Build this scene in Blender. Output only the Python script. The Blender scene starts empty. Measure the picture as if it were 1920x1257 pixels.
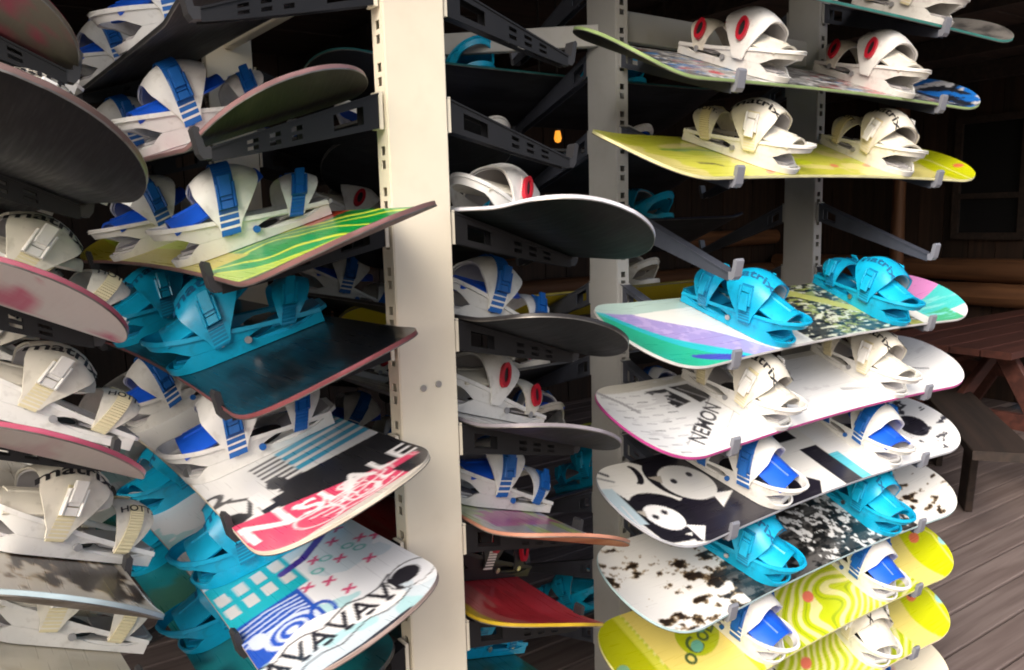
import bpy, math, random
import numpy as np
from mathutils import Matrix, Vector
random.seed(7); np.random.seed(7)
R = math.radians
scene = bpy.context.scene
COL = scene.collection

# ------------------------------------------------------------------ camera
CAM_H = 1.45
PITCH, ROLL, FPX = R(8.3), R(1.5), 1507.0
F = Vector((0, math.cos(PITCH), -math.sin(PITCH)))
U = Vector((0, math.sin(PITCH), math.cos(PITCH)))
X = Vector((1, 0, 0))
CR = math.cos(ROLL) * X - math.sin(ROLL) * U
CU = math.cos(ROLL) * U + math.sin(ROLL) * X
cd = bpy.data.cameras.new('camera'); cam = bpy.data.objects.new('camera', cd); COL.objects.link(cam)
m = Matrix.Identity(4)
for i in range(3):
    m[i][0] = CR[i]; m[i][1] = CU[i]; m[i][2] = -F[i]
m.translation = (0, 0, CAM_H)
cam.matrix_world = m
cd.sensor_width = 36.0; cd.sensor_fit = 'HORIZONTAL'; cd.lens = FPX / 1920 * 36.0
cd.clip_start = 0.02; cd.clip_end = 200
scene.camera = cam

# ------------------------------------------------------------------ sky, sun, exposure
SUN_EL, SUN_AZ = R(40), R(205)          # azimuth measured clockwise from +Y; light comes from behind the camera
w = bpy.data.worlds.new('World'); scene.world = w; w.use_nodes = True
nt = w.node_tree; nt.nodes.clear()
sky = nt.nodes.new('ShaderNodeTexSky'); sky.sky_type = 'NISHITA'; sky.sun_disc = False
sky.sun_elevation = SUN_EL; sky.sun_rotation = SUN_AZ
sky.dust_density = 6.0; sky.air_density = 1.0; sky.ozone_density = 0.6
bg = nt.nodes.new('ShaderNodeBackground'); bg.inputs[1].default_value = 0.15
wo = nt.nodes.new('ShaderNodeOutputWorld')
nt.links.new(sky.outputs[0], bg.inputs[0]); nt.links.new(bg.outputs[0], wo.inputs[0])
sd = bpy.data.lights.new('sun', 'SUN'); sd.energy = 2.0; sd.angle = R(40); sd.color = (1.0, 0.965, 0.91)
sun = bpy.data.objects.new('sun', sd); COL.objects.link(sun)
sdir = Vector((math.sin(SUN_AZ) * math.cos(SUN_EL), math.cos(SUN_AZ) * math.cos(SUN_EL), math.sin(SUN_EL)))
sun.rotation_euler = sdir.to_track_quat('Z', 'Y').to_euler(); sun.location = sdir * 20
vs = scene.view_settings
vs.view_transform = 'Standard'; vs.look = 'None'; vs.exposure = 0.66; vs.gamma = 1.0; vs.use_curve_mapping = False

cy = scene.cycles
cy.pixel_filter_type = 'BLACKMAN_HARRIS'; cy.filter_width = 1.9
cy.max_bounces = 5; cy.diffuse_bounces = 3; cy.glossy_bounces = 3; cy.transmission_bounces = 2; cy.caustics_reflective = False; cy.caustics_refractive = False

# ------------------------------------------------------------------ materials
def srgb(r, g, b):
    f = lambda c: (c / 255) / 12.92 if c <= 10 else ((c / 255 + 0.055) / 1.055) ** 2.4
    return (f(r), f(g), f(b), 1.0)
def hexc(h):
    return srgb(int(h[0:2], 16), int(h[2:4], 16), int(h[4:6], 16))

def mat(name, col, rough=0.45, metal=0.0, vary=0.12, scale=18.0, bump=0.0, coat=0.0, spec=0.5, objrand=0.0, dirt=None):
    M = bpy.data.materials.new(name); M.use_nodes = True
    n = M.node_tree.nodes; l = M.node_tree.links; b = n['Principled BSDF']
    tc = n.new('ShaderNodeTexCoord'); nz = n.new('ShaderNodeTexNoise'); nz.inputs['Scale'].default_value = scale
    nz.inputs["Detail"].default_value = 3
    l.new(tc.outputs['Object'], nz.inputs['Vector'])
    ramp = n.new('ShaderNodeMapRange'); ramp.inputs[1].default_value = 0.3; ramp.inputs[2].default_value = 0.7
    ramp.inputs[3].default_value = 1 - vary; ramp.inputs[4].default_value = 1 + vary * 0.5
    l.new(nz.outputs['Fac'], ramp.inputs[0])
    fac = ramp.outputs[0]
    if objrand:
        oi = n.new('ShaderNodeObjectInfo'); mr = n.new('ShaderNodeMapRange')
        mr.inputs[3].default_value = 1 - objrand; mr.inputs[4].default_value = 1 + objrand
        l.new(oi.outputs['Random'], mr.inputs[0])
        mu = n.new('ShaderNodeMath'); mu.operation = 'MULTIPLY'
        l.new(fac, mu.inputs[0]); l.new(mr.outputs[0], mu.inputs[1]); fac = mu.outputs[0]
    vm = n.new('ShaderNodeVectorMath'); vm.operation = 'SCALE'; vm.inputs[0].default_value = col[:3]
    l.new(fac, vm.inputs['Scale']); out = vm.outputs[0]
    if dirt:
        n2 = n.new('ShaderNodeTexNoise'); n2.inputs['Scale'].default_value = scale * 2.7; n2.inputs["Detail"].default_value = 3
        l.new(tc.outputs['Object'], n2.inputs['Vector'])
        m2 = n.new('ShaderNodeMapRange'); m2.inputs[1].default_value = 0.56; m2.inputs[2].default_value = 0.78
        m2.inputs[4].default_value = dirt[1]; l.new(n2.outputs['Fac'], m2.inputs[0])
        mx = n.new('ShaderNodeMix'); mx.data_type = 'RGBA'
        l.new(m2.outputs[0], mx.inputs[0]); l.new(out, mx.inputs[6]); mx.inputs[7].default_value = dirt[0]; out = mx.outputs[2]
    l.new(out, b.inputs['Base Color'])
    rr = n.new('ShaderNodeMapRange'); rr.inputs[3].default_value = rough * 0.8; rr.inputs[4].default_value = min(1, rough * 1.25)
    l.new(nz.outputs['Fac'], rr.inputs[0]); l.new(rr.outputs[0], b.inputs['Roughness'])
    b.inputs['Metallic'].default_value = metal; b.inputs['Coat Weight'].default_value = coat
    b.inputs['Specular IOR Level'].default_value = spec
    if bump:
        bp = n.new('ShaderNodeBump'); bp.inputs['Strength'].default_value = bump; bp.inputs['Distance'].default_value = 0.002
        l.new(nz.outputs['Fac'], bp.inputs['Height']); l.new(bp.outputs[0], b.inputs['Normal'])
    return M

def print_mat(name, rough, coat, scratch):
    """flat print: colour comes from the print attribute of the board, scratches on top"""
    M = bpy.data.materials.new(name); M.use_nodes = True
    n = M.node_tree.nodes; l = M.node_tree.links; b = n['Principled BSDF']
    at = n.new('ShaderNodeAttribute'); at.attribute_name = 'print'
    tc = n.new('ShaderNodeTexCoord'); mp = n.new('ShaderNodeMapping'); mp.inputs['Scale'].default_value = (9, 260, 60)
    mp.inputs['Rotation'].default_value = (0, 0, 0.25)
    l.new(tc.outputs['Object'], mp.inputs['Vector'])
    nz = n.new('ShaderNodeTexNoise'); nz.inputs['Scale'].default_value = 1.0; nz.inputs["Detail"].default_value = 3
    l.new(mp.outputs[0], nz.inputs['Vector'])
    mr = n.new('ShaderNodeMapRange'); mr.inputs[1].default_value = 0.6; mr.inputs[2].default_value = 0.72; mr.inputs[4].default_value = scratch
    l.new(nz.outputs['Fac'], mr.inputs[0])
    mx = n.new('ShaderNodeMix'); mx.data_type = 'RGBA'; mx.inputs[7].default_value = (0.32, 0.32, 0.33, 1)
    l.new(mr.outputs[0], mx.inputs[0]); l.new(at.outputs['Color'], mx.inputs[6]); l.new(mx.outputs[2], b.inputs['Base Color'])
    r2 = n.new('ShaderNodeMapRange'); r2.inputs[3].default_value = rough * 0.7; r2.inputs[4].default_value = rough * 1.5
    l.new(nz.outputs['Fac'], r2.inputs[0]); l.new(r2.outputs[0], b.inputs['Roughness'])
    b.inputs['Coat Weight'].default_value = coat; b.inputs['Coat Roughness'].default_value = 0.15
    return M

def wood(name, col, col2, rough=0.7, axis=0, objrand=0.25):
    M = bpy.data.materials.new(name); M.use_nodes = True
    n = M.node_tree.nodes; l = M.node_tree.links; b = n['Principled BSDF']
    tc = n.new('ShaderNodeTexCoord'); mp = n.new('ShaderNodeMapping')
    sc = [28, 28, 28]; sc[axis] = 1.6; mp.inputs['Scale'].default_value = sc
    oi = n.new('ShaderNodeObjectInfo'); ad = n.new('ShaderNodeVectorMath'); ad.operation = 'ADD'
    cx = n.new('ShaderNodeCombineXYZ'); ml = n.new('ShaderNodeMath'); ml.operation = 'MULTIPLY'; ml.inputs[1].default_value = 17
    l.new(oi.outputs['Random'], ml.inputs[0])
    for k in range(3): l.new(ml.outputs[0], cx.inputs[k])
    l.new(tc.outputs['Object'], ad.inputs[0]); l.new(cx.outputs[0], ad.inputs[1]); l.new(ad.outputs[0], mp.inputs['Vector'])
    nz = n.new('ShaderNodeTexNoise'); nz.inputs['Scale'].default_value = 1.0; nz.inputs["Detail"].default_value = 4; nz.inputs['Distortion'].default_value = 0.6
    l.new(mp.outputs[0], nz.inputs['Vector'])
    mx = n.new('ShaderNodeMix'); mx.data_type = 'RGBA'; mx.inputs[6].default_value = col; mx.inputs[7].default_value = col2
    mr0 = n.new('ShaderNodeMapRange'); mr0.inputs[1].default_value = 0.35; mr0.inputs[2].default_value = 0.68
    l.new(nz.outputs['Fac'], mr0.inputs[0]); l.new(mr0.outputs[0], mx.inputs[0])
    mr = n.new('ShaderNodeMapRange'); mr.inputs[3].default_value = 1 - objrand; mr.inputs[4].default_value = 1 + objrand
    l.new(oi.outputs['Random'], mr.inputs[0])
    vm = n.new('ShaderNodeVectorMath'); vm.operation = 'SCALE'; l.new(mx.outputs[2], vm.inputs[0]); l.new(mr.outputs[0], vm.inputs['Scale'])
    l.new(vm.outputs[0], b.inputs['Base Color']); b.inputs['Roughness'].default_value = rough
    bp = n.new('ShaderNodeBump'); bp.inputs['Strength'].default_value = 0.5; bp.inputs['Distance'].default_value = 0.003
    l.new(nz.outputs['Fac'], bp.inputs['Height']); l.new(bp.outputs[0], b.inputs['Normal'])
    return M

MT = {}
MT['cream'] = mat('cream_paint', (0.88, 0.81, 0.65, 1), 0.42, vary=0.05, scale=9, dirt=((0.62, 0.54, 0.40, 1), 0.12))
MT['greypaint'] = mat('grey_paint', (0.41, 0.415, 0.41, 1), 0.42, vary=0.06, scale=9, dirt=((0.3, 0.28, 0.24, 1), 0.25))
MT['arm'] = mat('dark_arm_paint', (0.013, 0.0135, 0.016, 1), 0.5, vary=0.2, spec=0.3)
MT['armgrey'] = mat('slate_arm_paint', (0.06, 0.067, 0.088, 1), 0.36, vary=0.2)
MT['hook'] = mat('hook_rubber', (0.03, 0.03, 0.034, 1), 0.5)
MT['hookgrey'] = mat('hook_grey', (0.22, 0.23, 0.27, 1), 0.45)
MT['steel'] = mat('steel', (0.55, 0.55, 0.56, 1), 0.3, metal=1.0)
MT['edge_steel'] = mat('edge_steel', (0.22, 0.21, 0.20, 1), 0.4, metal=0.8, vary=0.4, scale=30, dirt=((0.10, 0.04, 0.02, 1), 0.6))
MT['white'] = mat('white_plastic', (0.80, 0.79, 0.76, 1), 0.36, vary=0.07, scale=22, dirt=((0.34, 0.31, 0.26, 1), 0.4))
MT['offwhite'] = mat('aged_white_plastic', (0.76, 0.72, 0.62, 1), 0.4, vary=0.08, scale=22, dirt=((0.3, 0.27, 0.2, 1), 0.45))
MT['band'] = mat('cream_band', (0.74, 0.66, 0.42, 1), 0.45, vary=0.08)
MT['blue'] = mat('blue_plastic', (0.010, 0.125, 0.46, 1), 0.38, vary=0.2)
MT['bright_blue'] = mat('bright_blue_plastic', (0.01, 0.11, 0.72, 1), 0.35, vary=0.15)
MT['cyan'] = mat('cyan_plastic', (0.005, 0.42, 0.70, 1), 0.34, vary=0.16, scale=20, dirt=((0.01, 0.16, 0.30, 1), 0.5))
MT['cyan_dark'] = mat('cyan_dark_plastic', (0.004, 0.22, 0.42, 1), 0.4, vary=0.2)
MT['lining'] = mat('grey_foam', (0.50, 0.48, 0.49, 1), 0.85, vary=0.15, bump=0.3)
MT['red'] = mat('red_plastic', (0.55, 0.015, 0.035, 1), 0.35, vary=0.15)
MT['black'] = mat('black_plastic', (0.02, 0.02, 0.022, 1), 0.45, vary=0.25)
MT['ink'] = mat('black_ink', (0.015, 0.015, 0.018, 1), 0.5)
MT['cyanink'] = mat('dark_cyan_ink', (0.004, 0.11, 0.25, 1), 0.5)
MT['greyink'] = mat('grey_ink', (0.3, 0.3, 0.31, 1), 0.5)
MT['print'] = print_mat('board_print', 0.28, 0.3, 0.06)
MT['base'] = print_mat('board_base', 0.5, 0.0, 0.05)
MT['base'].node_tree.nodes['Principled BSDF'].inputs['Specular IOR Level'].default_value = 0.22
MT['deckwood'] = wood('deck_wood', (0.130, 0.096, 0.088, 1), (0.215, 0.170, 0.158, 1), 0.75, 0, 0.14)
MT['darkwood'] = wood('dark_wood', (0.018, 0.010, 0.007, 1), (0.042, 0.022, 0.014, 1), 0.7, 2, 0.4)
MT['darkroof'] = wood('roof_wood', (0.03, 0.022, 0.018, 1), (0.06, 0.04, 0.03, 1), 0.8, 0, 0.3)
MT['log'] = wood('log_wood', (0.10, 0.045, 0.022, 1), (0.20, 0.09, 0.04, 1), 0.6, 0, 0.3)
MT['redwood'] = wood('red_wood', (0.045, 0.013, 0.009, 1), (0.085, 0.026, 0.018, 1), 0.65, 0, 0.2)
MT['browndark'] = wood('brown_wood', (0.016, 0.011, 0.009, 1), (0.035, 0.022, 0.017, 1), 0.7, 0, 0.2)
gm = bpy.data.materials.new('dark_glass'); gm.use_nodes = True
gb = gm.node_tree.nodes['Principled BSDF']; gb.inputs['Base Color'].default_value = (0.015, 0.016, 0.018, 1); gb.inputs['Roughness'].default_value = 0.12
MT['glass'] = gm
em = bpy.data.materials.new('lamp_glow'); em.use_nodes = True
eb = em.node_tree.nodes['Principled BSDF']; eb.inputs['Base Color'].default_value = (0.9, 0.5, 0.1, 1)
eb.inputs['Emission Color'].default_value = (1.0, 0.34, 0.03, 1); eb.inputs['Emission Strength'].default_value = 0.8
MT['glow'] = em

# ------------------------------------------------------------------ mesh helpers
class MB:
    def __init__(s): s.v = []; s.f = []
    def add(s, vs_, fs_):
        o = len(s.v); s.v += [tuple(p) for p in vs_]; s.f += [tuple(i + o for i in f) for f in fs_]; return s
    def box(s, x0, x1, y0, y1, z0, z1):
        v = [(x0, y0, z0), (x1, y0, z0), (x1, y1, z0), (x0, y1, z0), (x0, y0, z1), (x1, y0, z1), (x1, y1, z1), (x0, y1, z1)]
        return s.add(v, [(0, 3, 2, 1), (4, 5, 6, 7), (0, 1, 5, 4), (1, 2, 6, 5), (2, 3, 7, 6), (3, 0, 4, 7)])
    def bbox(s, x0, x1, y0, y1, z0, z1, b):
        """box with chamfered long edges (section in y,z)"""
        sec = [(y0 + b, z0), (y1 - b, z0), (y1, z0 + b), (y1, z1 - b), (y1 - b, z1), (y0 + b, z1), (y0, z1 - b), (y0, z0 + b)]
        v = [(x0, y, z) for y, z in sec] + [(x1, y, z) for y, z in sec]
        f = [(i, (i + 1) % 8, 8 + (i + 1) % 8, 8 + i) for i in range(8)] + [tuple(range(7, -1, -1)), tuple(range(8, 16))]
        return s.add(v, f)
    def prism(s, poly, axis, a, b):
        n = len(poly)
        def P(p, c):
            return {'x': (c, p[0], p[1]), 'y': (p[0], c, p[1]), 'z': (p[0], p[1], c)}[axis]
        v = [P(p, a) for p in poly] + [P(p, b) for p in poly]
        f = [(i, (i + 1) % n, n + (i + 1) % n, n + i) for i in range(n)] + [tuple(range(n - 1, -1, -1)), tuple(range(n, 2 * n))]
        return s.add(v, f)
    def cyl(s, c, ax, r, h, n=12):
        ax = Vector(ax).normalized(); t = ax.orthogonal().normalized(); q = ax.cross(t); c = Vector(c)
        v = []
        for k in (0, 1):
            for i in range(n):
                a = 2 * math.pi * i / n; v.append(c + ax * h * k + (t * math.cos(a) + q * math.sin(a)) * r)
        f = [(i, (i + 1) % n, n + (i + 1) % n, n + i) for i in range(n)] + [tuple(range(n - 1, -1, -1)), tuple(range(n, 2 * n))]
        return s.add(v, f)
    def shell(s, G, th):
        """thick sheet from a grid of points G[i][j] (numpy, i x j x 3); th>0 grows along the grid normal"""
        G = np.asarray(G, float); ni, nj = G.shape[:2]
        du = np.gradient(G, axis=0); dv = np.gradient(G, axis=1)
        N = np.cross(du, dv); L = np.linalg.norm(N, axis=2, keepdims=True); L[L < 1e-12] = 1; N = N / L
        H = G + N * th
        v = [tuple(p) for p in G.reshape(-1, 3)] + [tuple(p) for p in H.reshape(-1, 3)]
        o = ni * nj; I = lambda i, j: i * nj + j; f = []
        for i in range(ni - 1):
            for j in range(nj - 1):
                f.append((I(i, j), I(i, j + 1), I(i + 1, j + 1), I(i + 1, j)))
                f.append((o + I(i, j), o + I(i + 1, j), o + I(i + 1, j + 1), o + I(i, j + 1)))
        for i in range(ni - 1):
            f.append((I(i, 0), I(i + 1, 0), o + I(i + 1, 0), o + I(i, 0)))
            f.append((I(i, nj - 1), o + I(i, nj - 1), o + I(i + 1, nj - 1), I(i + 1, nj - 1)))
        for j in range(nj - 1):
            f.append((I(0, j), o + I(0, j), o + I(0, j + 1), I(0, j + 1)))
            f.append((I(ni - 1, j), I(ni - 1, j + 1), o + I(ni - 1, j + 1), o + I(ni - 1, j)))
        return s.add(v, f)
    def cells(s, xs, ys, keep, th, P):
        """plate with real holes: keep(i,j) cells of the xs,ys grid, thickness th; P(x,y,t) -> point"""
        n = len(ys); o = len(xs) * n; f = []
        v = [P(x, y, 0) for x in xs for y in ys] + [P(x, y, th) for x in xs for y in ys]
        I = lambda i, j: i * n + j
        K = lambda i, j: 0 <= i < len(xs) - 1 and 0 <= j < n - 1 and keep(i, j)
        for i in range(len(xs) - 1):
            for j in range(n - 1):
                if not K(i, j): continue
                a, b, c, d = I(i, j), I(i + 1, j), I(i + 1, j + 1), I(i, j + 1)
                f += [(a, d, c, b), (a + o, b + o, c + o, d + o)]
                if not K(i, j - 1): f.append((a, b, b + o, a + o))
                if not K(i, j + 1): f.append((c, d, d + o, c + o))
                if not K(i - 1, j): f.append((d, a, a + o, d + o))
                if not K(i + 1, j): f.append((b, c, c + o, b + o))
        return s.add(v, f)
    def mesh(s, name, material, smooth=False, angle=35):
        me = bpy.data.meshes.new(name); me.from_pydata(s.v, [], s.f); me.materials.append(material)
        me.validate(); me.update()
        if smooth:
            me.polygons.foreach_set('use_smooth', [True] * len(me.polygons))
            me.set_sharp_from_angle(angle=R(angle))
        return me

def obj(name, me, parent=None, mw=None):
    o = bpy.data.objects.new(name, me); COL.objects.link(o)
    if parent: o.parent = parent
    if mw is not None: o.matrix_local = mw
    return o
def tag(o, label=None, cat=None, group=None, kind=None):
    for k, v in (('label', label), ('category', cat), ('group', group), ('kind', kind)):
        if v: o[k] = v
    return o
def empty(name, mw=None):
    o = bpy.data.objects.new(name, None); COL.objects.link(o); o.empty_display_size = 0.05
    if mw is not None: o.matrix_world = mw
    return o
def frame(x, y, z, loc):
    M = Matrix.Identity(4)
    for i in range(3): M[i][0] = x[i]; M[i][1] = y[i]; M[i][2] = z[i]
    M.translation = loc; return M

FONT = {}
def glyphs(txt):
    """triangles of a text set in the built-in font: unit cap height about 0.7, baseline at 0, start at x=0"""
    if txt not in FONT:
        c = bpy.data.curves.new('t', 'FONT'); c.body = txt; c.resolution_u = 3; c.offset = 0.018
        o = bpy.data.objects.new('t', c); COL.objects.link(o)
        dg = bpy.context.evaluated_depsgraph_get(); dg.update()
        me = o.evaluated_get(dg).to_mesh(); me.calc_loop_triangles()
        V = np.array([v.co[:2] for v in me.vertices]).reshape(-1, 2)
        T = np.array([t.vertices for t in me.loop_triangles])
        bpy.data.objects.remove(o); bpy.data.curves.remove(c)
        V = V - [V[:, 0].min(), 0]
        FONT[txt] = (V, T)
    return FONT[txt]

# ------------------------------------------------------------------ rack frames (plan positions in metres)
A0 = Vector((-0.149, 1.31, 0))
aL = R(127); uL = Vector((math.cos(aL), math.sin(aL), 0)); vL = Vector((uL.y, -uL.x, 0))
HB, HC = Vector((0.452, 1.64, 0)), Vector((1.089, 2.09, 0))
uR = (HC - HB).normalized(); aR = R(-58.5); vR = Vector((math.cos(aR), math.sin(aR), 0))
ARM_R = 0.40; ARM_L = 0.32
B0 = HB - vR * ARM_R; C0 = HC - vR * ARM_R
Z = Vector((0, 0, 1)); TILT = R(19); TILT_R = R(22.5); TILT_N = R(26)
P0 = Vector((-0.85, 0.935, 0))
BAY = 0.85
LZ = [1.735 - 0.18 * k for k in range(10)]        # hook heights on the left rack
NZ = [1.662 - 0.18 * k for k in range(9)]         # hook heights on the near-left rack
RZ = [1.70 + 0.185 - 0.185 * k for k in range(11)]  # hook heights on the right rack

# ------------------------------------------------------------------ the setting
deck_dir = Vector((math.cos(R(34)), math.sin(R(34)), 0)); deck_nrm = Vector((-deck_dir.y, deck_dir.x, 0))
ground = MB().box(-60, 60, -60, 60, -0.4, -0.05).mesh('ground', mat('ground_soil', (0.16, 0.14, 0.12, 1), 0.9, scale=2), False)
tag(obj('ground', ground), kind='structure')
deckroot = tag(empty('deck'), kind='structure')
pw = 0.138
pl = MB().bbox(-6, 7, 0.0045, pw - 0.0045, -0.035, 0.0, 0.004).mesh('plank', MT['deckwood'])
for k in range(-16, 40):
    o = obj('plank', pl, deckroot, frame(deck_dir, deck_nrm, Z, deck_nrm * (k * pw) + deck_dir * random.uniform(-1, 1) + Vector((0, 0, random.uniform(-0.0015, 0.0015)))))
# building: back wall of boards, side wall, roof, log beams, window
bl = empty('wooden_building', frame(deck_dir, deck_nrm, Z, (0, 0, 0)))
tag(bl, 'dark wooden building with plank walls and overhanging roof behind the racks', 'building')
BW, EW = 4.9, 6.3
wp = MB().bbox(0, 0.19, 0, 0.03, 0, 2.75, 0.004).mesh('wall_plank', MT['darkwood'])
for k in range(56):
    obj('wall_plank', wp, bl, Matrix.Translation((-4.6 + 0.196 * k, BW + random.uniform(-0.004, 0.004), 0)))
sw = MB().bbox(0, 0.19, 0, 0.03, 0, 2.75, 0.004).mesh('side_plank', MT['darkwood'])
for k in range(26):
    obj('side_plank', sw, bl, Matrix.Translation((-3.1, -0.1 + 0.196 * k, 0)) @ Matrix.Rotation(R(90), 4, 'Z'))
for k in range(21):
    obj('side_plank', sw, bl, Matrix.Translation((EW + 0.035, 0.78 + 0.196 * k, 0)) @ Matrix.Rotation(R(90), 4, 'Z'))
obj('gap_light_block', MB().box(-4.7, EW + 0.3, BW + 0.036, BW + 0.06, 0, 2.75).mesh('gap_light_block', MT['browndark']), bl)  # opaque sheets added behind the planks to block sky light leaking through gaps
obj('gap_light_block', MB().box(-3.075, -3.05, -0.12, BW + 0.03, 0, 2.75).mesh('gap_light_block', MT['browndark']), bl, Matrix.Translation((-0.1, 0, 0)))
obj('gap_light_block', MB().box(EW + 0.045, EW + 0.07, 0.76, BW + 0.03, 0, 2.75).mesh('gap_light_block', MT['browndark']), bl)
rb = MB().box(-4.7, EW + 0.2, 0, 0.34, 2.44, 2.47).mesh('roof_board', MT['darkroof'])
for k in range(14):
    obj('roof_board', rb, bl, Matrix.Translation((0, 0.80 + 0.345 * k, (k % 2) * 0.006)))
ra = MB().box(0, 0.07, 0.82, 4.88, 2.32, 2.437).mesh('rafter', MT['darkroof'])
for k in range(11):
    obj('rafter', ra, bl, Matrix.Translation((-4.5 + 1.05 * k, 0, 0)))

def log_mesh(L, r, m_):
    mb = MB(); n = 14; v = []; rings = 9
    for i in range(rings):
        rr = r * (1 + 0.06 * math.sin(i * 2.1)); 
        for j in range(n):
            a = 2 * math.pi * j / n; v.append((L * i / (rings - 1), math.cos(a) * rr, math.sin(a) * rr * (1 + 0.03 * math.sin(3 * a))))
    f = [(i * n + j, i * n + (j + 1) % n, (i + 1) * n + (j + 1) % n, (i + 1) * n + j) for i in range(rings - 1) for j in range(n)]
    f += [tuple(range(n - 1, -1, -1)), tuple((rings - 1) * n + j for j in range(n))]
    mb.add(v, f); return mb.mesh('log', m_, True)
lg = log_mesh(3.9, 0.085, MT['log'])
for z in (0.80, 0.98):
    obj('log_beam', lg, bl, Matrix.Translation((EW - 0.09, 0.9, z)) @ Matrix.Rotation(R(90), 4, 'Z'))
lg2 = log_mesh(5.0, 0.07, MT['log'])
for z in (0.92, 1.22):
    obj('log_beam', lg2, bl, Matrix.Translation((1.2, BW - 0.08, z)))
lp = log_mesh(2.4, 0.05, MT['log'])
obj('log_post', lp, bl, Matrix.Translation((EW - 0.24, 3.55, 0)) @ Matrix.Rotation(R(-90), 4, 'Y'))
wm = MB()
for a in ((0, .05, 0, 0.9), (.47, .52, 0, 0.9), (.05, .47, 0, .05), (.05, .47, .85, 0.9), (.05, .47, .30, .34)):
    wm.box(-0.05, 0, a[0], a[1], a[2], a[3])
wf = obj('window', wm.mesh('window', MT['browndark']), bl, Matrix.Translation((EW - 0.002, 2.72, 1.2)))
obj('pane', MB().box(-.02, -.014, .05, .47, .34, .85).mesh('pane', MT['glass']), wf)
obj('pane', MB().box(-.02, -.014, .05, .47, .05, .30).mesh('pane', MT['glass']), wf)

# ------------------------------------------------------------------ racks
def slot_strip(h, w_=0.034):
    xs = [0, 0.0105, 0.0235, w_]; zs = [0.0]; hole = []
    z = 0.03
    while z < h - 0.06:
        for dz, hl in ((0.0, 0), (0.0135, 1), (0.0075, 0), (0.0135, 1), (0.028, 0)):
            if dz == 0: continue
            z += dz; zs.append(z); hole.append(hl)
    zs[0] = 0.0; hole[0] = 0
    zs.append(h); hole.append(0)
    return xs, zs, hole
PH = 2.25
def post_mesh(which, m_):
    mb = MB(); W = 0.0525; D = 0.017
    if which == 'face':
        mb.bbox(-0.001, 0.0, 0, 0, 0, 0, 0) if False else None
        # front and back plates with folded lips
        for sx in (1, -1):
            mb.box(sx * D - 0.0013, sx * D + 0.0013, -W, W, 0, PH)
        return mb.mesh('post', m_)
    xs, zs, hole = slot_strip(PH)
    mb.cells(xs, zs, lambda i, j: not (i == 1 and hole[j]), 0.002, lambda x, z, t: (x - D, t, z))
    return mb.mesh('slotted_side', m_)
def tab_mesh(m_): return MB().box(-0.013, 0.013, 0, 0.006, -0.028, 0.028).mesh('bracket', m_)

def arm_mesh(m_, L, perforated, hookm, tilt):
    """arm in its own frame: y outwards along the arm, z up, root at y=0, tip at y=L, sloping down by TILT; origin at hook base"""
    sl = math.tan(tilt); mb = MB(); n = 17
    ys = [-L + L * i / (n - 1) for i in range(n)]
    top = lambda y: -y * sl
    hgt = lambda y: 0.017 + 0.034 * (-y / L) ** 0.9
    rows = [0, 0.22, 0.42, 0.58, 0.78, 1.0]
    keep = (lambda i, j: not ((i % 2 == 0 and j in (1, 3) and 7 <= i <= n - 4) or (i in (2, 3, 4) and j in (1, 2, 3)))) if perforated else (lambda i, j: not (1 <= i <= 2 and j in (1, 2, 3)))
    for sx in (-0.011, 0.009):
        mb.cells(ys, rows, keep, 0.002, lambda y, r, t, sx=sx: (sx + t, y, top(y) - 0.002 - hgt(y) * (1 - r)))
    # top flange
    mb.add([(x, y, top(y) - d) for y in (ys[0], ys[-1]) for x in (-0.013, 0.013) for d in (0.003, 0.0)],
           [(0, 1, 3, 2), (4, 6, 7, 5), (0, 4, 5, 1), (2, 3, 7, 6), (1, 5, 7, 3), (0, 2, 6, 4)])
    return mb.mesh('arm', m_)
def hook_mesh(m_):
    pts = [(-0.004, -0.015), (0.010, -0.017), (0.016, -0.010), (0.023, 0.022), (0.020, 0.027), (0.014, 0.025), (0.008, 0.0), (-0.004, 0.0005)]
    return MB().prism(pts, 'x', -0.0105, 0.0105).mesh('hook', m_)
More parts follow.
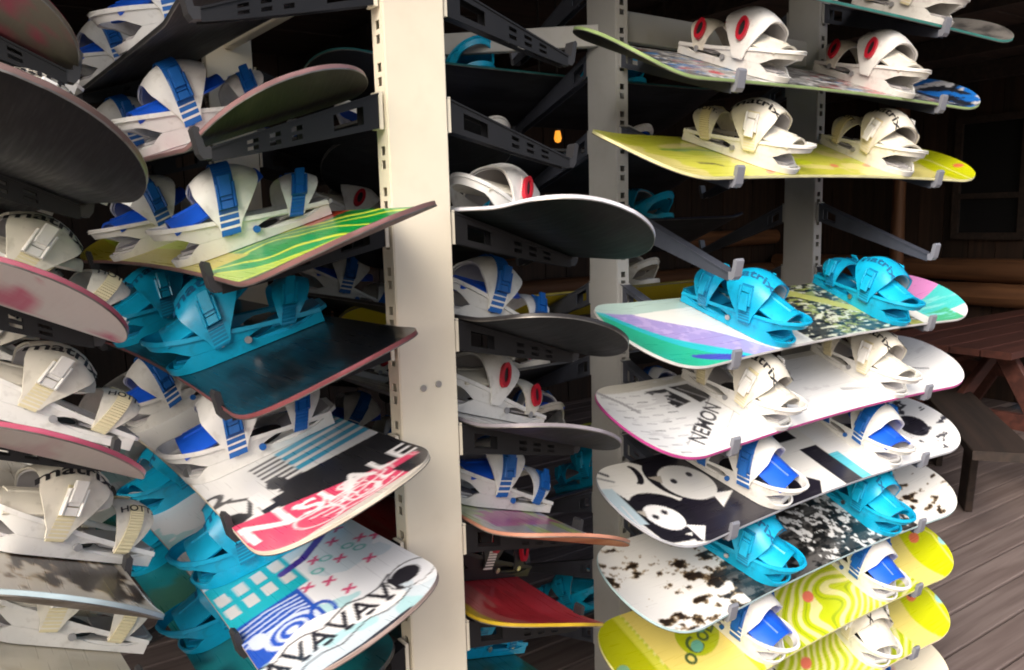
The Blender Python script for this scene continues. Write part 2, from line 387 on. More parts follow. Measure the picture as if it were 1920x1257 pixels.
def make_rack(label, posts, u, v, paint, armmat, hookmat, armlen, levels, sides, perf, group=None, bars=(), tilt_=None):
    root = empty('storage_rack', Matrix.Translation((posts[0].x, posts[0].y, 0)))
    tag(root, label, 'rack')
    pf = post_mesh('face', paint); ps = post_mesh('side', paint)
    tilt = tilt_ or (TILT if perf else TILT_R); am = arm_mesh(armmat, armlen - 0.058, perf, hookmat, tilt); hm = hook_mesh(hookmat); tm = tab_mesh(paint)
    uu = Vector((-v.y, v.x, 0)) if True else u
    inv = root.matrix_world.inverted()
    for pi, p in enumerate(posts):
        PM = frame(uu, Vector((-uu.y, uu.x, 0)), Z, p)          # y axis = left of axis
        po = obj('post', pf, root, inv @ PM)
        obj('slotted_side', ps, po, Matrix.Translation((0, 0.0525, 0)))
        obj('slotted_side', ps, po, Matrix.Translation((0, -0.0545, 0)))
        foot = MB().box(-0.03, 0.03, -0.24, 0.24, 0.002, 0.03).mesh('foot', paint)
        obj('foot', foot, po)
        for sd_, lv in (sides if pi < 2 else []):
            d = v * sd_
            for z in lv:
                hp = p + d * armlen + Z * z
                AM = frame(Vector((d.y, -d.x, 0)), d, Z, hp)
                a = obj('arm', am, root, inv @ AM)
                obj('hook', hm, a)
                root_z = (armlen - 0.058) * math.tan(tilt) - 0.028
                obj('bracket', tm, a, Matrix.Translation((0, -(armlen - 0.0585), root_z)) @ Matrix.Rotation(0, 4, 'Z'))
    for (i, j, z, h) in bars:
        a, b = posts[i], posts[j]; d = (b - a); L = d.length; d.normalize()
        bm = MB().bbox(0.02, L - 0.02, -0.012, 0.012, 0, h, 0.002).mesh('crossbar', paint)
        obj('crossbar', bm, root, inv @ frame(d, Vector((-d.y, d.x, 0)), Z, Vector((a.x, a.y, z))))
    return root
A1 = A0 + uL * BAY; P1 = P0 + uL * BAY
rackL = make_rack('cream steel rack with bare end post standing in the middle of the picture', [A0, A1], uL, vL, MT['cream'], MT['arm'], MT['hook'], ARM_L,
          None, [(-1, LZ[:8]), (1, LZ[:8])], True, bars=[(0, 1, 1.86, 0.06), (0, 1, 0.25, 0.06)])
for k, (dy) in enumerate((-0.012, 0.017)):
    obj('screw', MB().cyl((0, 0, 0), (1, 0, 0), 0.0055, 0.003, 12).mesh('screw', MT['steel'], True), rackL,
        Matrix.Translation(-uL * 0.0182 + vL * dy + Z * (1.178 + 0.003 * k)) @ frame(-uL, vL, Z, (0, 0, 0)))
rackN = make_rack('rack at the far left edge whose post is hidden by stacked boards', [P0, P1], uL, vL, MT['cream'], MT['arm'], MT['hook'], ARM_L,
          None, [(1, NZ[:7])], True, tilt_=TILT_N)
rackR = make_rack('grey steel rack with two slotted posts and hooked arms on the right', [B0, C0, Vector((-0.275, 2.06, 0))], uR, vR, MT['greypaint'], MT['armgrey'], MT['hookgrey'], ARM_R,
          None, [(1, RZ[:11]), (-1, RZ[:10])], False, bars=[(0, 1, 1.86, 0.07), (0, 1, 1.80, 0.018), (0, 1, 0.2, 0.06), (0, 2, 1.845, 0.05)])

# ------------------------------------------------------------------ binding geometry (x across foot, y heel(-) to toe(+), z up)
def binding_parts():
    P = {}
    # side walls and heel cup in one wall, with lens openings
    path = []
    for i in range(15): t = i / 14; path.append((-0.054 - 0.006 * t * 0 , 0.125 - 0.195 * t))
    for i in range(1, 22): a = math.pi * i / 22; path.append((-0.054 * math.cos(a), -0.07 - 0.062 * math.sin(a)))
    for i in range(15): t = i / 14; path.append((0.054, -0.07 + 0.195 * t))
    def top(y):
        if y < -0.02: t = max(0, (y + 0.132) / 0.112); return 0.068 - 0.024 * t ** 0.8
        t = (y + 0.02) / 0.145; return 0.044 - 0.022 * t ** 0.8
    lo, hi, rails = [], [], MB()
    bot, mid1, mid2, tp = [], [], [], []
    for (x, y) in path:
        T = top(y); m_ = 0.30 * T + 0.006
        o = 0.0
        for (a, b, g) in ((0.0, 0.108, 0.0105),):
            if a < y < b: o = g * math.sin(math.pi * (y - a) / (b - a)) ** 0.7
        k = lambda z: 1 + 0.10 * (z / 0.06)
        f = lambda z: (x * k(z), y if y > -0.07 else -0.07 + (y + 0.07) * k(z) * (1 + 0.15 * z / 0.06), z)
        m0 = m_ + 0.004
        if y < -0.088: q = min(1, (-0.088 - y) / 0.022); lo_, hi_ = 0.016 - 0.004 * q, T - 0.017; mm = 0.5 * (lo_ + hi_); m0 = mm * q + m0 * (1 - q); o = max(0, (hi_ - lo_) * 0.5 * min(1, q * 1.15))
        bot.append(f(0.0)); mid1.append(f(max(0.003, m0 - o))); mid2.append(f(min(T - 0.006, m0 + o + 0.0003))); tp.append(f(T))
    rails.shell(np.array([bot, mid1]).transpose(1, 0, 2), -0.0045)
    rails.shell(np.array([mid2, tp]).transpose(1, 0, 2), -0.0045)
    # rolled top lip
    lip = []
    for (x, y, z) in tp: lip.append([(x * 0.96, y, z + 0.0015), (x * 1.035, y, z + 0.003), (x * 1.05, y - (0.002 if y < -0.07 else 0), z - 0.004)])
    rails.shell(np.array(lip), 0.003)
    # floor plate with toe ramp
    fl = []
    for i in range(12):
        t = i / 11; y = -0.122 + 0.262 * t
        hw = 0.052 if y > -0.07 else 0.052 * math.sqrt(max(0.02, 1 - ((y + 0.07) / 0.056) ** 2))
        if y > 0.11: hw *= math.sqrt(max(0.1, 1 - ((y - 0.11) / 0.036) ** 2))
        fl.append([(x * hw, y, 0.009 + (0.006 if y > 0.11 else 0)) for x in (-1, -.5, 0, .5, 1)])
    rails.shell(np.array(fl), -0.006)
    P['binding'] = rails
    # foot pad
    pad = MB(); g = []
    for i in range(9):
        t = i / 8; y = 0.045 + 0.085 * t; hw = 0.043 * (1 - 0.25 * (2 * t - 1) ** 2)
        g.append([(x * hw, y, 0.017 + 0.004 * t) for x in (-1, 0, 1)])
    pad.shell(np.array(g), -0.004); pad1 = pad; pad = MB()
    g = []
    for i in range(7):
        t = i / 6; y = -0.115 + 0.06 * t; hw = 0.042 * math.sqrt(max(.15, 1 - (1 - t) ** 2))
        g.append([(x * hw, y, 0.016) for x in (-1, 0, 1)])
    pad.shell(np.array(g), -0.004)
    P['foot_pad'] = [pad1, pad]
    d = MB().cyl((0, 0, 0.012), (0, 0, 1), 0.046, 0.005, 20)
    P['disc'] = d
    # highback folded forward over the base
    hb = []
    for i in range(12):
        t = i / 11; l_ = 0.165 * t
        hw = (0.049 + 0.006 * math.sin(math.pi * min(1, t * 1.2))) * (math.sqrt(max(0.05, 1 - max(0, (t - 0.72) / 0.28) ** 2)))
        row = []
        for j in range(9):
            q = -1 + 2 * j / 8
            row.append((q * hw, l_, 0.020 * (1 - q * q) * (1 - 0.25 * t) + 0.012 * t * t))
        hb.append(row)
    hm = MB(); hm.shell(np.array(hb), -0.0045); 
    rib = []
    for i in range(10):
        t = 0.08 + 0.8 * i / 9
        rib.append([(x, 0.165 * t, 0.020 * (1 - (x / .05) ** 2) * (1 - 0.25 * t) + 0.012 * t * t + (0.0045 if abs(x) < 0.01 else 0.0005)) for x in (-0.014, -0.009, 0.009, 0.014)])
    hm.shell(np.array(rib), -0.002)
    P['highback'] = hm
    return P

def strap_surf(a, h, y0, wmax, wmin, lean, crown, zb):
    def S(th, ph, off=0.0):
        """th across (0 = +x side, pi = -x side), ph -1..1 along the foot"""
        s = math.sin(th); ww = wmin + (wmax - wmin) * max(0, min(1, (s - 0.15) / 0.6)) ** 0.8
        k = 1 + off / max(a, h)
        kk = (1 - crown * ph * ph * s)
        return (a * math.cos(th) * k * (1 + 0.10 * s), y0 + ph * ww * 0.5 + lean * s, zb + h * abs(s) ** 0.9 * kk * k)
    return S
ANK = strap_surf(0.061, 0.108, -0.040, 0.102, 0.030, 0.022, 0.18, 0.020)
TOE = strap_surf(0.057, 0.068, 0.066, 0.060, 0.026, 0.024, 0.12, 0.014)
def strap_mb(S, t0, t1, p0, p1, o0, th, n=26, k=9):
    G = [[S(R(t0 + (t1 - t0) * i / (n - 1)), p0 + (p1 - p0) * j / (k - 1), o0) for j in range(k)] for i in range(n)]
    return MB().shell(np.array(G), th)
def strap_frame(S, th, ph, off):
    p = Vector(S(th, ph, off)); e = 0.02
    du = (Vector(S(th + e, ph, off)) - Vector(S(th - e, ph, off))).normalized()
    dv = (Vector(S(th, ph + 0.05, off)) - Vector(S(th, ph - 0.05, off))).normalized()
    n = dv.cross(du).normalized(); 
    if n.z < 0: n = -n
    dv = du.cross(n) if False else dv
    return p, du, dv, n
def buckle_mb(S, th, ph, L, W, H):
    p, du, dv, n = strap_frame(S, th, ph, 0.0075); mb = MB()
    def blk(u0, u1, w0, w1, h0, h1, b=0.0018):
        t = MB().bbox(u0, u1, w0, w1, h0, h1, b)
        mb.add([p + du * v[0] + dv * v[1] + n * v[2] for v in t.v], t.f)
    blk(-L / 2, L / 2, -W / 2, -W / 2 + 0.005, 0, H); blk(-L / 2, L / 2, W / 2 - 0.005, W / 2, 0, H)
    blk(-L / 2, -L / 2 + 0.012, -W / 2 + .005, W / 2 - .005, 0, H * 0.8); blk(L / 2 - 0.02, L / 2 + 0.012, -W / 2 + .005, W / 2 - .005, H * 0.4, H * 1.15)
    blk(-0.006, 0.004, -W / 2 + .005, W / 2 - .005, H * 0.3, H * 0.7)
    return mb
def text_on_strap(S, txt, side, th_deg, size, ph_c, curve=0.0):
    V, T = glyphs(txt); wtxt = V[:, 0].max(); mb = MB(); pts = []
    for (x, y) in V:
        q = (x - wtxt / 2) * size; hgt = (y - 0.3) * size
        # along the foot is ph, up is theta; side=+1 -> +x side
        s_ = -1 if side > 0 else 1
        yy = q * (1 if side > 0 else -1)
        ph = ph_c + yy / 0.043
        th = R(th_deg) + (hgt - curve * (ph - ph_c) ** 2) / 0.095
        if side < 0: th = math.pi - th
        pts.append(S(th, ph, 0.0068 if S is ANK else 0.0096))
    mb.add(pts, [tuple(t) for t in T]); return mb

BP = binding_parts()
# geometry with per-type materials
def ring_ladder(S, sides, w0, t0, t1, off=0.0064, th=0.0022):
    out = []
    for s in sides:
        mb = MB(); out.append(mb)
        a, b = (t0, t1) if s > 0 else (180 - t0, 180 - t1)
        n = 34; G = []
        for i in range(n):
            tt = R(a + (b - a) * i / (n - 1)); row = []
            for j in (-1, 0, 1):
                c = S(tt, 0, off + 0.0016 * (i % 2)); row.append((c[0], c[1] + j * w0 / 2, c[2]))
            G.append(row)
        mb.shell(np.array(G), th if s > 0 else -th)
    return out
GEO = {}
GEO['ankle_strap'] = strap_mb(ANK, 4, 176, -1, 1, 0.001, -0.0035)
GEO['strap_lining'] = strap_mb(ANK, 16, 164, -0.93, 0.93, -0.0045, -0.003, 20, 7)
GEO['ankle_ladder'] = ring_ladder(ANK, (1, -1), 0.026, 2, 46)
GEO['ankle_ladder_wide'] = ring_ladder(ANK, (1, -1), 0.030, 2, 84)
GEO['ankle_buckle'] = [buckle_mb(ANK, R(th), 0, 0.040, 0.030, 0.009) for th in (31, 149)]
GEO['toe_strap'] = strap_mb(TOE, 4, 176, -1, 1, 0.001, -0.003)
GEO['toe_ladder'] = ring_ladder(TOE, (1, -1), 0.022, 2, 70)
GEO['toe_buckle'] = [buckle_mb(TOE, R(th), 0, 0.036, 0.026, 0.008) for th in (40, 140)]
tx = text_on_strap(ANK, 'matrix', 1, 67, 0.037, 0.0, 0.006); t2 = text_on_strap(ANK, 'matrix', -1, 67, 0.037, 0.0, 0.006)
GEO['lettering'] = [tx, t2]
tx = text_on_strap(TOE, 'HOTT.', 1, 62, 0.026, 0.0); t2 = text_on_strap(TOE, 'HOTT.', -1, 62, 0.026, 0.0)
GEO['toe_lettering'] = [tx, t2]
sc = []
for sx in (1, -1):
    for (y, z) in ((-0.04, 0.026), (0.0, 0.016), (0.072, 0.018)):
        sc.append(MB().cyl((sx * 0.0585, y, z + 0.004), (sx, 0, 0), 0.006, 0.004, 10))
GEO['rivet'] = sc
ov = []; oc = []
for sx in (1, -1):
    for S, th in ((ANK, 32), (TOE, 36)):
        p, du, dv, n = strap_frame(S, R(th if sx > 0 else 180 - th), 0, 0.006)
        mb = MB()
        for k in range(14):
            a = 2 * math.pi * k / 14
        rng = [(math.cos(2 * math.pi * k / 18) * 0.026, math.sin(2 * math.pi * k / 18) * 0.013) for k in range(18)]
        inn = [(x * 0.62, y * 0.52) for x, y in rng]
        v = [p + du * x + dv * y for x, y in rng] + [p + du * x + dv * y + n * 0.008 for x, y in rng] + [p + du * x + dv * y + n * 0.008 for x, y in inn] + [p + du * x + dv * y + n * 0.003 for x, y in inn]
        f = []
        for r_ in range(3):
            for k in range(18): f.append((r_ * 18 + k, r_ * 18 + (k + 1) % 18, (r_ + 1) * 18 + (k + 1) % 18, (r_ + 1) * 18 + k))
        ov.append(MB().add(v, f))
        cc = [p + du * x * 1.02 + dv * y * 1.02 + n * 0.0005 for x, y in inn] + [p + du * x * 1.02 + dv * y * 1.02 + n * 0.0045 for x, y in inn]
        oc.append(MB().add(cc, [(k, (k + 1) % 18, 18 + (k + 1) % 18, 18 + k) for k in range(18)] + [tuple(range(18, 36))]))
GEO['buckle_ring'] = ov; GEO['buckle_button'] = oc

STY = {
 'matrix': dict(binding='white', disc='black', foot_pad='lining', highback='offwhite', ankle_strap='offwhite', strap_lining='lining', ankle_ladder='band', ankle_buckle='white', toe_strap='offwhite', toe_ladder='band', lettering='ink', toe_lettering='ink', rivet='greyink'),
 'blue': dict(binding='white', disc='black', foot_pad='lining', highback='bright_blue', ankle_strap='white', strap_lining='lining', ankle_ladder_wide='blue', ankle_buckle='blue', toe_strap='white', toe_ladder='blue', toe_buckle='blue', rivet='blue'),
 'cyan': dict(binding='cyan', disc='cyan_dark', foot_pad='cyan_dark', highback='cyan', ankle_strap='cyan', strap_lining='lining', ankle_ladder='cyan_dark', ankle_buckle='cyan', toe_strap='cyan', toe_ladder='cyan_dark', toe_buckle='cyan', lettering='cyanink', rivet='steel'),
 'red': dict(binding='white', disc='black', foot_pad='lining', highback='offwhite', ankle_strap='white', strap_lining='lining', buckle_ring='red', buckle_button='black', ankle_ladder='white', toe_strap='offwhite', rivet='greyink'),
 'black': dict(binding='black', disc='black', foot_pad='black', highback='black', ankle_strap='black', strap_lining='lining', ankle_ladder='white', buckle_ring='red', buckle_button='black', toe_strap='black', rivet='steel'),
}
BMESH = {}
for st, parts in STY.items():
    for p, mname in parts.items():
        src = BP.get(p) or GEO[p]
        BMESH[st, p] = [q.mesh(p, MT[mname], p not in ('lettering', 'toe_lettering'), 40) for q in (src if isinstance(src, list) else [src])]
NAMES = {'ankle_ladder_wide': 'ankle_ladder', 'toe_lettering': 'lettering'}
BLAB = {'matrix': 'aged white binding with cream ladder straps and black lettering', 'blue': 'white binding with blue ladder straps and folded blue highback',
        'cyan': 'bright cyan binding with grey lined ankle strap', 'red': 'white binding with red oval buckles', 'black': 'black binding with red oval buckles'}
def add_binding(board, style, x, yaw, flip, fold=None, y=0.0, k=1.0):
    M = Matrix.Translation((x, y, 0.0075)) @ Matrix.Rotation(yaw + (math.pi if flip else 0), 4, 'Z') @ Matrix.Scale(k, 4)
    b = obj('binding', BMESH[style, 'binding'][0], board, M); b['label'] = BLAB[style]
    lean, lean2 = R(random.uniform(-9, 9)), R(random.uniform(-14, 6))
    for p in STY[style]:
        if p == 'binding': continue
        Mx = Matrix.Identity(4)
        if p == 'highback':
            Mx = Matrix.Translation((0, -0.115, 0.050)) @ Matrix.Rotation(R(fold if fold is not None else random.uniform(2, 13)), 4, 'X')
        elif (p.startswith('ankle') or p in ('strap_lining', 'lettering')) and style not in ('red', 'black'):
            Mx = Matrix.Translation((0, -0.04, 0.03)) @ Matrix.Rotation(lean, 4, 'X') @ Matrix.Translation((0, 0.04, -0.03))
        elif p.startswith('toe') and style not in ('red', 'black'):
            Mx = Matrix.Translation((0, 0.066, 0.02)) @ Matrix.Rotation(lean2, 4, 'X') @ Matrix.Translation((0, -0.066, -0.02))
        for me in BMESH[style, p]: obj(NAMES.get(p, p), me, b, Mx)
    return b

# ------------------------------------------------------------------ print painting (flat graphics on the boards, in board coordinates)
def vnoise(S, Y, fs, fy, seed=0, octv=4):
    out = np.zeros_like(S); amp = 1; tot = 0
    rng = np.random.RandomState(seed); tab = rng.rand(64, 64)
    for o in range(octv):
        a = S * fs * 2 ** o + 7.3 * o + 100; b = Y * fy * 2 ** o + 3.1 * o + 100
        i = np.floor(a).astype(int); j = np.floor(b).astype(int); u = a - i; v = b - j
        u = u * u * (3 - 2 * u); v = v * v * (3 - 2 * v)
        g = lambda p, q: tab[p % 64, q % 64]
        out += amp * ((g(i, j) * (1 - u) + g(i + 1, j) * u) * (1 - v) + (g(i, j + 1) * (1 - u) + g(i + 1, j + 1) * u) * v)
        tot += amp; amp *= 0.55
    return out / tot
class Canvas:
    def __init__(s, S, Y, ds, dy):
        off = [(-.25, -.25), (.25, -.25), (-.25, .25), (.25, .25)]
        s.n = len(S); s.S = np.concatenate([S + a * ds for a, b in off]); s.Y = np.concatenate([Y + b * dy for a, b in off])
        s.C = np.zeros((len(s.S), 3))
    def put(s, mask, col, alpha=1.0):
        c = np.array(hexc(col)[:3]); s.C[mask] = s.C[mask] * (1 - alpha) + c * alpha
    def fill(s, col): s.C[:] = np.array(hexc(col)[:3])
    def rect(s, x0, x1, y0, y1, col): s.put((s.S > x0) & (s.S < x1) & (s.Y > y0) & (s.Y < y1), col)
    def ell(s, cx, cy, a, b, col, rot=0.0, ring=0.0):
        c, sn = math.cos(rot), math.sin(rot); dx = s.S - cx; dy = s.Y - cy
        d = ((dx * c + dy * sn) / a) ** 2 + ((-dx * sn + dy * c) / b) ** 2
        s.put((d < 1) & (d > ring), col)
    def poly(s, pts, col):
        ins = np.zeros(len(s.S), bool); n = len(pts)
        for i in range(n):
            x1, y1 = pts[i]; x2, y2 = pts[(i + 1) % n]
            if y1 == y2: continue
            c = (y1 > s.Y) != (y2 > s.Y)
            ins ^= c & (s.S < (x2 - x1) * (s.Y - y1) / (y2 - y1) + x1)
        s.put(ins, col)
    def line(s, pts, wd, col):
        for (x1, y1), (x2, y2) in zip(pts[:-1], pts[1:]):
            dx, dy = x2 - x1, y2 - y1; L = dx * dx + dy * dy + 1e-12
            t = np.clip(((s.S - x1) * dx + (s.Y - y1) * dy) / L, 0, 1)
            s.put((s.S - x1 - t * dx) ** 2 + (s.Y - y1 - t * dy) ** 2 < (wd / 2) ** 2, col)
    def text(s, txt, x, y, size, rot, col, sx=1.0):
        V, T = glyphs(txt); c, sn = math.cos(rot), math.sin(rot)
        P = V * size * np.array([sx, 1]); P = np.stack([P[:, 0] * c - P[:, 1] * sn + x, P[:, 0] * sn + P[:, 1] * c + y], 1)
        lo, hi = P.min(0), P.max(0)
        idx = np.where((s.S > lo[0]) & (s.S < hi[0]) & (s.Y > lo[1]) & (s.Y < hi[1]))[0]
        if len(idx) == 0: return
        px, py = s.S[idx], s.Y[idx]; hit = np.zeros(len(idx), bool)
        for t in T:
            (ax, ay), (bx, by), (cx, cy) = P[t]
            d = (by - cy) * (ax - cx) + (cx - bx) * (ay - cy)
            if abs(d) < 1e-12: continue
            a = ((by - cy) * (px - cx) + (cx - bx) * (py - cy)) / d; b = ((cy - ay) * (px - cx) + (ax - cx) * (py - cy)) / d
            hit |= (a >= 0) & (b >= 0) & (a + b <= 1)
        mk = np.zeros(len(s.S), bool); mk[idx[hit]] = True; s.put(mk, col)
    def noise(s, fs, fy, seed, lo, hi, col, octv=4, where=None):
        n = vnoise(s.S, s.Y, fs, fy, seed, octv); m_ = (n > lo) & (n < hi)
        if where is not None: m_ &= where
        s.put(m_, col)
    def get(s): return s.C.reshape(4, s.n, 3).mean(0)

def paint_plain(col, spots=None, seed=1):
    def f(c):
        c.fill(col)
        if spots:
            for k, (cc, lo, fs, fy) in enumerate(spots): c.noise(fs, fy, seed + k, lo, 1, cc)
    return f
def p_grey(c):
    c.fill('a8a6a4'); c.noise(26, 60, 3, .54, 1, '4a4848'); c.noise(12, 30, 6, .62, 1, 'b02038'); c.noise(12, 30, 16, .62, 1, '2f78b8'); c.noise(16, 40, 26, .60, 1, 'e4e4e2'); c.noise(40, 80, 4, .58, 1, '1f1f22'); c.noise(30, 90, 5, .62, 1, 'c9c8c6')
    c.noise(50, 50, 15, .62, 1, '6d6a68')
    for (x, y, a, b, col) in ((-.40, -.085, .022, .014, 'c8102e'), (-.30, -.03, .05, .010, '3b78a8'), (.06, -.10, .04, .009, '2f7fc0'), (.14, -.105, .05, .010, 'b01030'),
                              (-.55, .05, .05, .03, 'a04040'), (-.36, -.11, .02, .01, '4a9ad0'), (.0, -.085, .02, .01, '8a1030')):
        c.ell(x, y, a, b, col, .15)
    w_ = c.S > .48
    c.put(w_, '23262e'); c.noise(18, 30, 8, .5, 1, '1f6fc4', where=c.S > .53); c.noise(20, 40, 9, .60, 1, 'c9c9cc', where=w_)
    c.put(c.S < -.62, '9a5a55', .6)
def p_yellow(c):
    c.fill('e6da84'); c.noise(5, 10, 21, .56, 1, 'd2d24a'); c.put((c.Y > .06 + .02 * np.sin(c.S * 14)) & (c.S < .35), 'c6cb33')
    c.ell(-.33, .03, .10, .03, 'bcca1e', .2); c.ell(-.42, .028, .035, .008, '7faf5c'); c.ell(-.10, -.03, .06, .03, 'cdd72a'); c.ell(.20, -.02, .08, .03, 'cfd62a')
    c.put(c.S > .50 + .05 * np.sin(c.Y * 18), 'c9cf12'); c.line([(.53, -.14), (.56, .0), (.52, .14)], .008, 'e4e27a')
    c.ell(.58, .05, .022, .012, '7cc093'); c.ell(.60, -.06, .02, .011, 'e07a4e'); c.ell(.46, .03, .02, .01, 'a9cfa0')
    for (x, y) in ((.02, -.06), (.17, -.05), (.23, -.06), (-.28, -.11)): c.ell(x, y, .022, .010, 'e08a5a', .5)
    c.line([(-.44, -.055), (-.40, -.06), (-.39, -.07)], .012, '6a6530'); c.line([(-.47, .03), (-.38, .036), (-.30, .026)], .010, '6f9a3a')
def p_lime(seed):
    def f(c):
        n = vnoise(c.S, c.Y, 3.2, 7, seed, 2); ph = np.sin((c.S * .55 - c.Y) * 240 + n * 40)
        c.fill('e8e39a'); c.put(ph > -.25, 'c3d01c'); c.put((ph > .93), '9fb31a')
        c.put(c.S < -.52, 'b9bd14'); c.put((c.S > -.50) & (c.S < -.30), 'ecd873'); c.put((c.S > -.53) & (c.S < -.505), 'd8d84a')
        c.ell(-.36, .02, .075, .052, 'b4bf18', .5)
        c.text('oGoBo', -.44, -.05, .06, .45, '4d6238', 1.1); c.ell(-.39, -.01, .02, .014, '6fb39a', .4); c.ell(-.34, .03, .02, .014, '6fb39a', .4)
        c.put(c.S > .52 + .03 * np.sin(c.Y * 20), 'cdd40c'); c.put((c.S > .40) & (c.S < .52 + .03 * np.sin(c.Y * 20)), 'e9d978')
        c.line([(.58, -.13), (.63, -.02), (.60, .11)], .007, 'e6e66a')
        for (x, y, col) in ((.57, -.0, 'ee7f55'), (.58, .08, '9fd0c0'), (-.62, .0, '86b68c'), (.02, -.02, 'e77a62'), (-.05, .05, '9fcfae'), (.10, .07, '8cc6a0'), (.64, -.05, '9fd8d8')):
            c.ell(x, y, .024, .014, col, .4)
    return f
def p_purple(c):
    c.fill('eceee9'); e = c.Y + .92 * (c.S + .44) + .012 * np.sin(c.S * 22); n_ = c.S < -.16
    c.put((e < .034) & (e > -.062) & n_, 'a798d4'); c.put((e <= -.062) & (e > -.10) & n_, '35c4cf'); c.put((e <= -.10) & n_, '2fbd94')
    c.ell(-.44, -.118, .07, .012, '4a44b8', -.25); c.noise(60, 60, 7, .6, 1, 'bcaade', where=(e < .034) & (e > -.062) & n_)
    c.put((c.Y > .085) & n_, 'b9d3cc')
    w_ = (c.S > -.13) & (c.S < .34)
    c.put(w_, '3c403e'); c.noise(34, 90, 11, .50, 1, '8f9a58', where=w_ & (c.S > .0)); c.noise(40, 120, 12, .56, 1, 'cdd1be', where=w_); c.noise(44, 110, 13, .6, 1, '1d2026', where=w_)
    c.put(w_ & (np.abs(c.S - .16 + c.Y * 1.2) < .03), 'b9bf6a')
    t = c.S > .40
    c.put(t, '4fcac6'); c.put(t & (c.Y > -.028 + .25 * (c.S - .5)), 'dd8fca'); c.put(t & (c.Y < -.085 + .1 * (c.S - .5)) & (c.S < .54), '50b98a'); c.noise(6, 60, 14, .6, 1, '82dcd8', where=t & (c.Y < -.03)); c.put(t & (c.Y < -.095) & (c.S > .54), 'e8dbe6')
def p_white_check(c):
    c.fill('f0f1f2'); c.put((c.Y > .105), 'd2cfc6')
    for k, x in enumerate((-.46, -.385, -.31)):
        c.poly([(x, .095), (x + .06, .092), (x + .085, .03), (x + .03, .02), (x + .02, .06)], '343438')
        c.line([(x + .02, .085), (x + .06, .03)], .006, '9a9a9e')
    for k in range(9):
        for j in range(4):
            x0 = -.60 + .045 * j; y0 = .09 - .026 * k; c.line([(x0, y0), (x0 + .026, y0 - .004)], .0035, 'c2c2c6' if (k + j) % 3 else '8f8f94')
    c.line([(-.60, .115), (-.56, .07), (-.54, .03)], .012, 'a8a8ac')
    c.poly([(-.515, -.098), (-.455, -.13), (-.225, .012), (-.28, .05)], 'fbfbfb')
    c.line([(-.515, -.098), (-.28, .05)], .003, 'b4b4b8'); c.line([(-.455, -.13), (-.225, .012)], .003, 'c4c4c8')
    c.text('NEMON', -.476, -.110, .052, .56, '34343a', 1.0); c.ell(-.275, .018, .016, .012, '9a9a9e', .5)
    c.noise(14, 40, 5, .68, 1, 'dedee0')
    c.line([(.10, -.05), (.20, -.07)], .012, 'b4b6bc'); c.line([(.44, -.02), (.52, -.05)], .006, '7a7a80')
def p_penguin(c):
    K, Wt = '1d1b24', 'f1efea'
    c.fill(Wt); c.put(c.S > .1, 'f3f3f3')
    c.poly([(-.50, .16), (-.45, .112), (-.40, .10), (-.33, .118), (-.24, .10), (-.20, .16)], '16151b')
    c.ell(-.375, .045, .105, .088, K, -.6)
    c.poly([(-.47, -.02), (-.40, .0), (-.31, -.03), (-.255, .0), (-.235, .03), (-.20, -.045), (-.12, -.02), (-.04, -.09), (-.12, -.16), (-.42, -.16), (-.52, -.13)], '211e29')
    c.ell(-.525, -.035, .078, .066, K, -.5)
    c.poly([(-.60, .055), (-.575, .0), (-.545, -.09), (-.50, -.125), (-.60, -.12), (-.615, -.05)], K)
    c.ell(-.388, .028, .070, .060, Wt, -.6); c.poly([(-.36, -.025), (-.30, -.035), (-.37, -.07)], Wt)
    c.ell(-.535, -.048, .048, .040, 'fbfafa', -.5); c.poly([(-.505, -.08), (-.46, -.10), (-.50, -.135)], 'fbfafa')
    for (x, y, q) in ((-.362, .048, .0085), (-.418, .042, .0085), (-.556, -.042, .008), (-.522, -.034, .008)): c.ell(x, y, q, q, '26242c')
    c.poly([(-.47, .075), (-.435, .068), (-.45, .045)], 'b8b0a4'); c.poly([(-.595, -.018), (-.57, -.02), (-.58, -.04)], 'b8b0a4')
    c.ell(-.495, .092, .018, .034, K, -.3); c.ell(-.507, .098, .016, .032, Wt, -.3)
    c.line([(-.595, .125), (-.57, .105)], .010, '3a3a40'); c.line([(-.61, .10), (-.57, .082)], .006, '6a6a6e')
    c.put((c.S < -.595) & (c.Y > -.06) & (c.Y < .06), 'c6dae2'); c.line([(-.60, -.13), (-.625, -.06), (-.62, .0)], .006, 'e8e8ea')
    c.ell(-.10, .0, .04, .022, '45c5dc', .7); c.put((c.S > .02) & (c.S < .09) & (c.Y < .02), '24222c'); c.put((c.S > .09) & (c.S < .13) & (c.Y < -.02), '5cc8dc'); c.put((c.S > -.04) & (c.S < .06) & (c.Y > .06), '1c1b22')
    c.ell(.51, -.015, .055, .045, '24222c', .3); c.ell(.50, .055, .03, .012, 'dc3a3a'); c.noise(26, 50, 8, .62, 1, '3a3a44', where=c.S > .44)
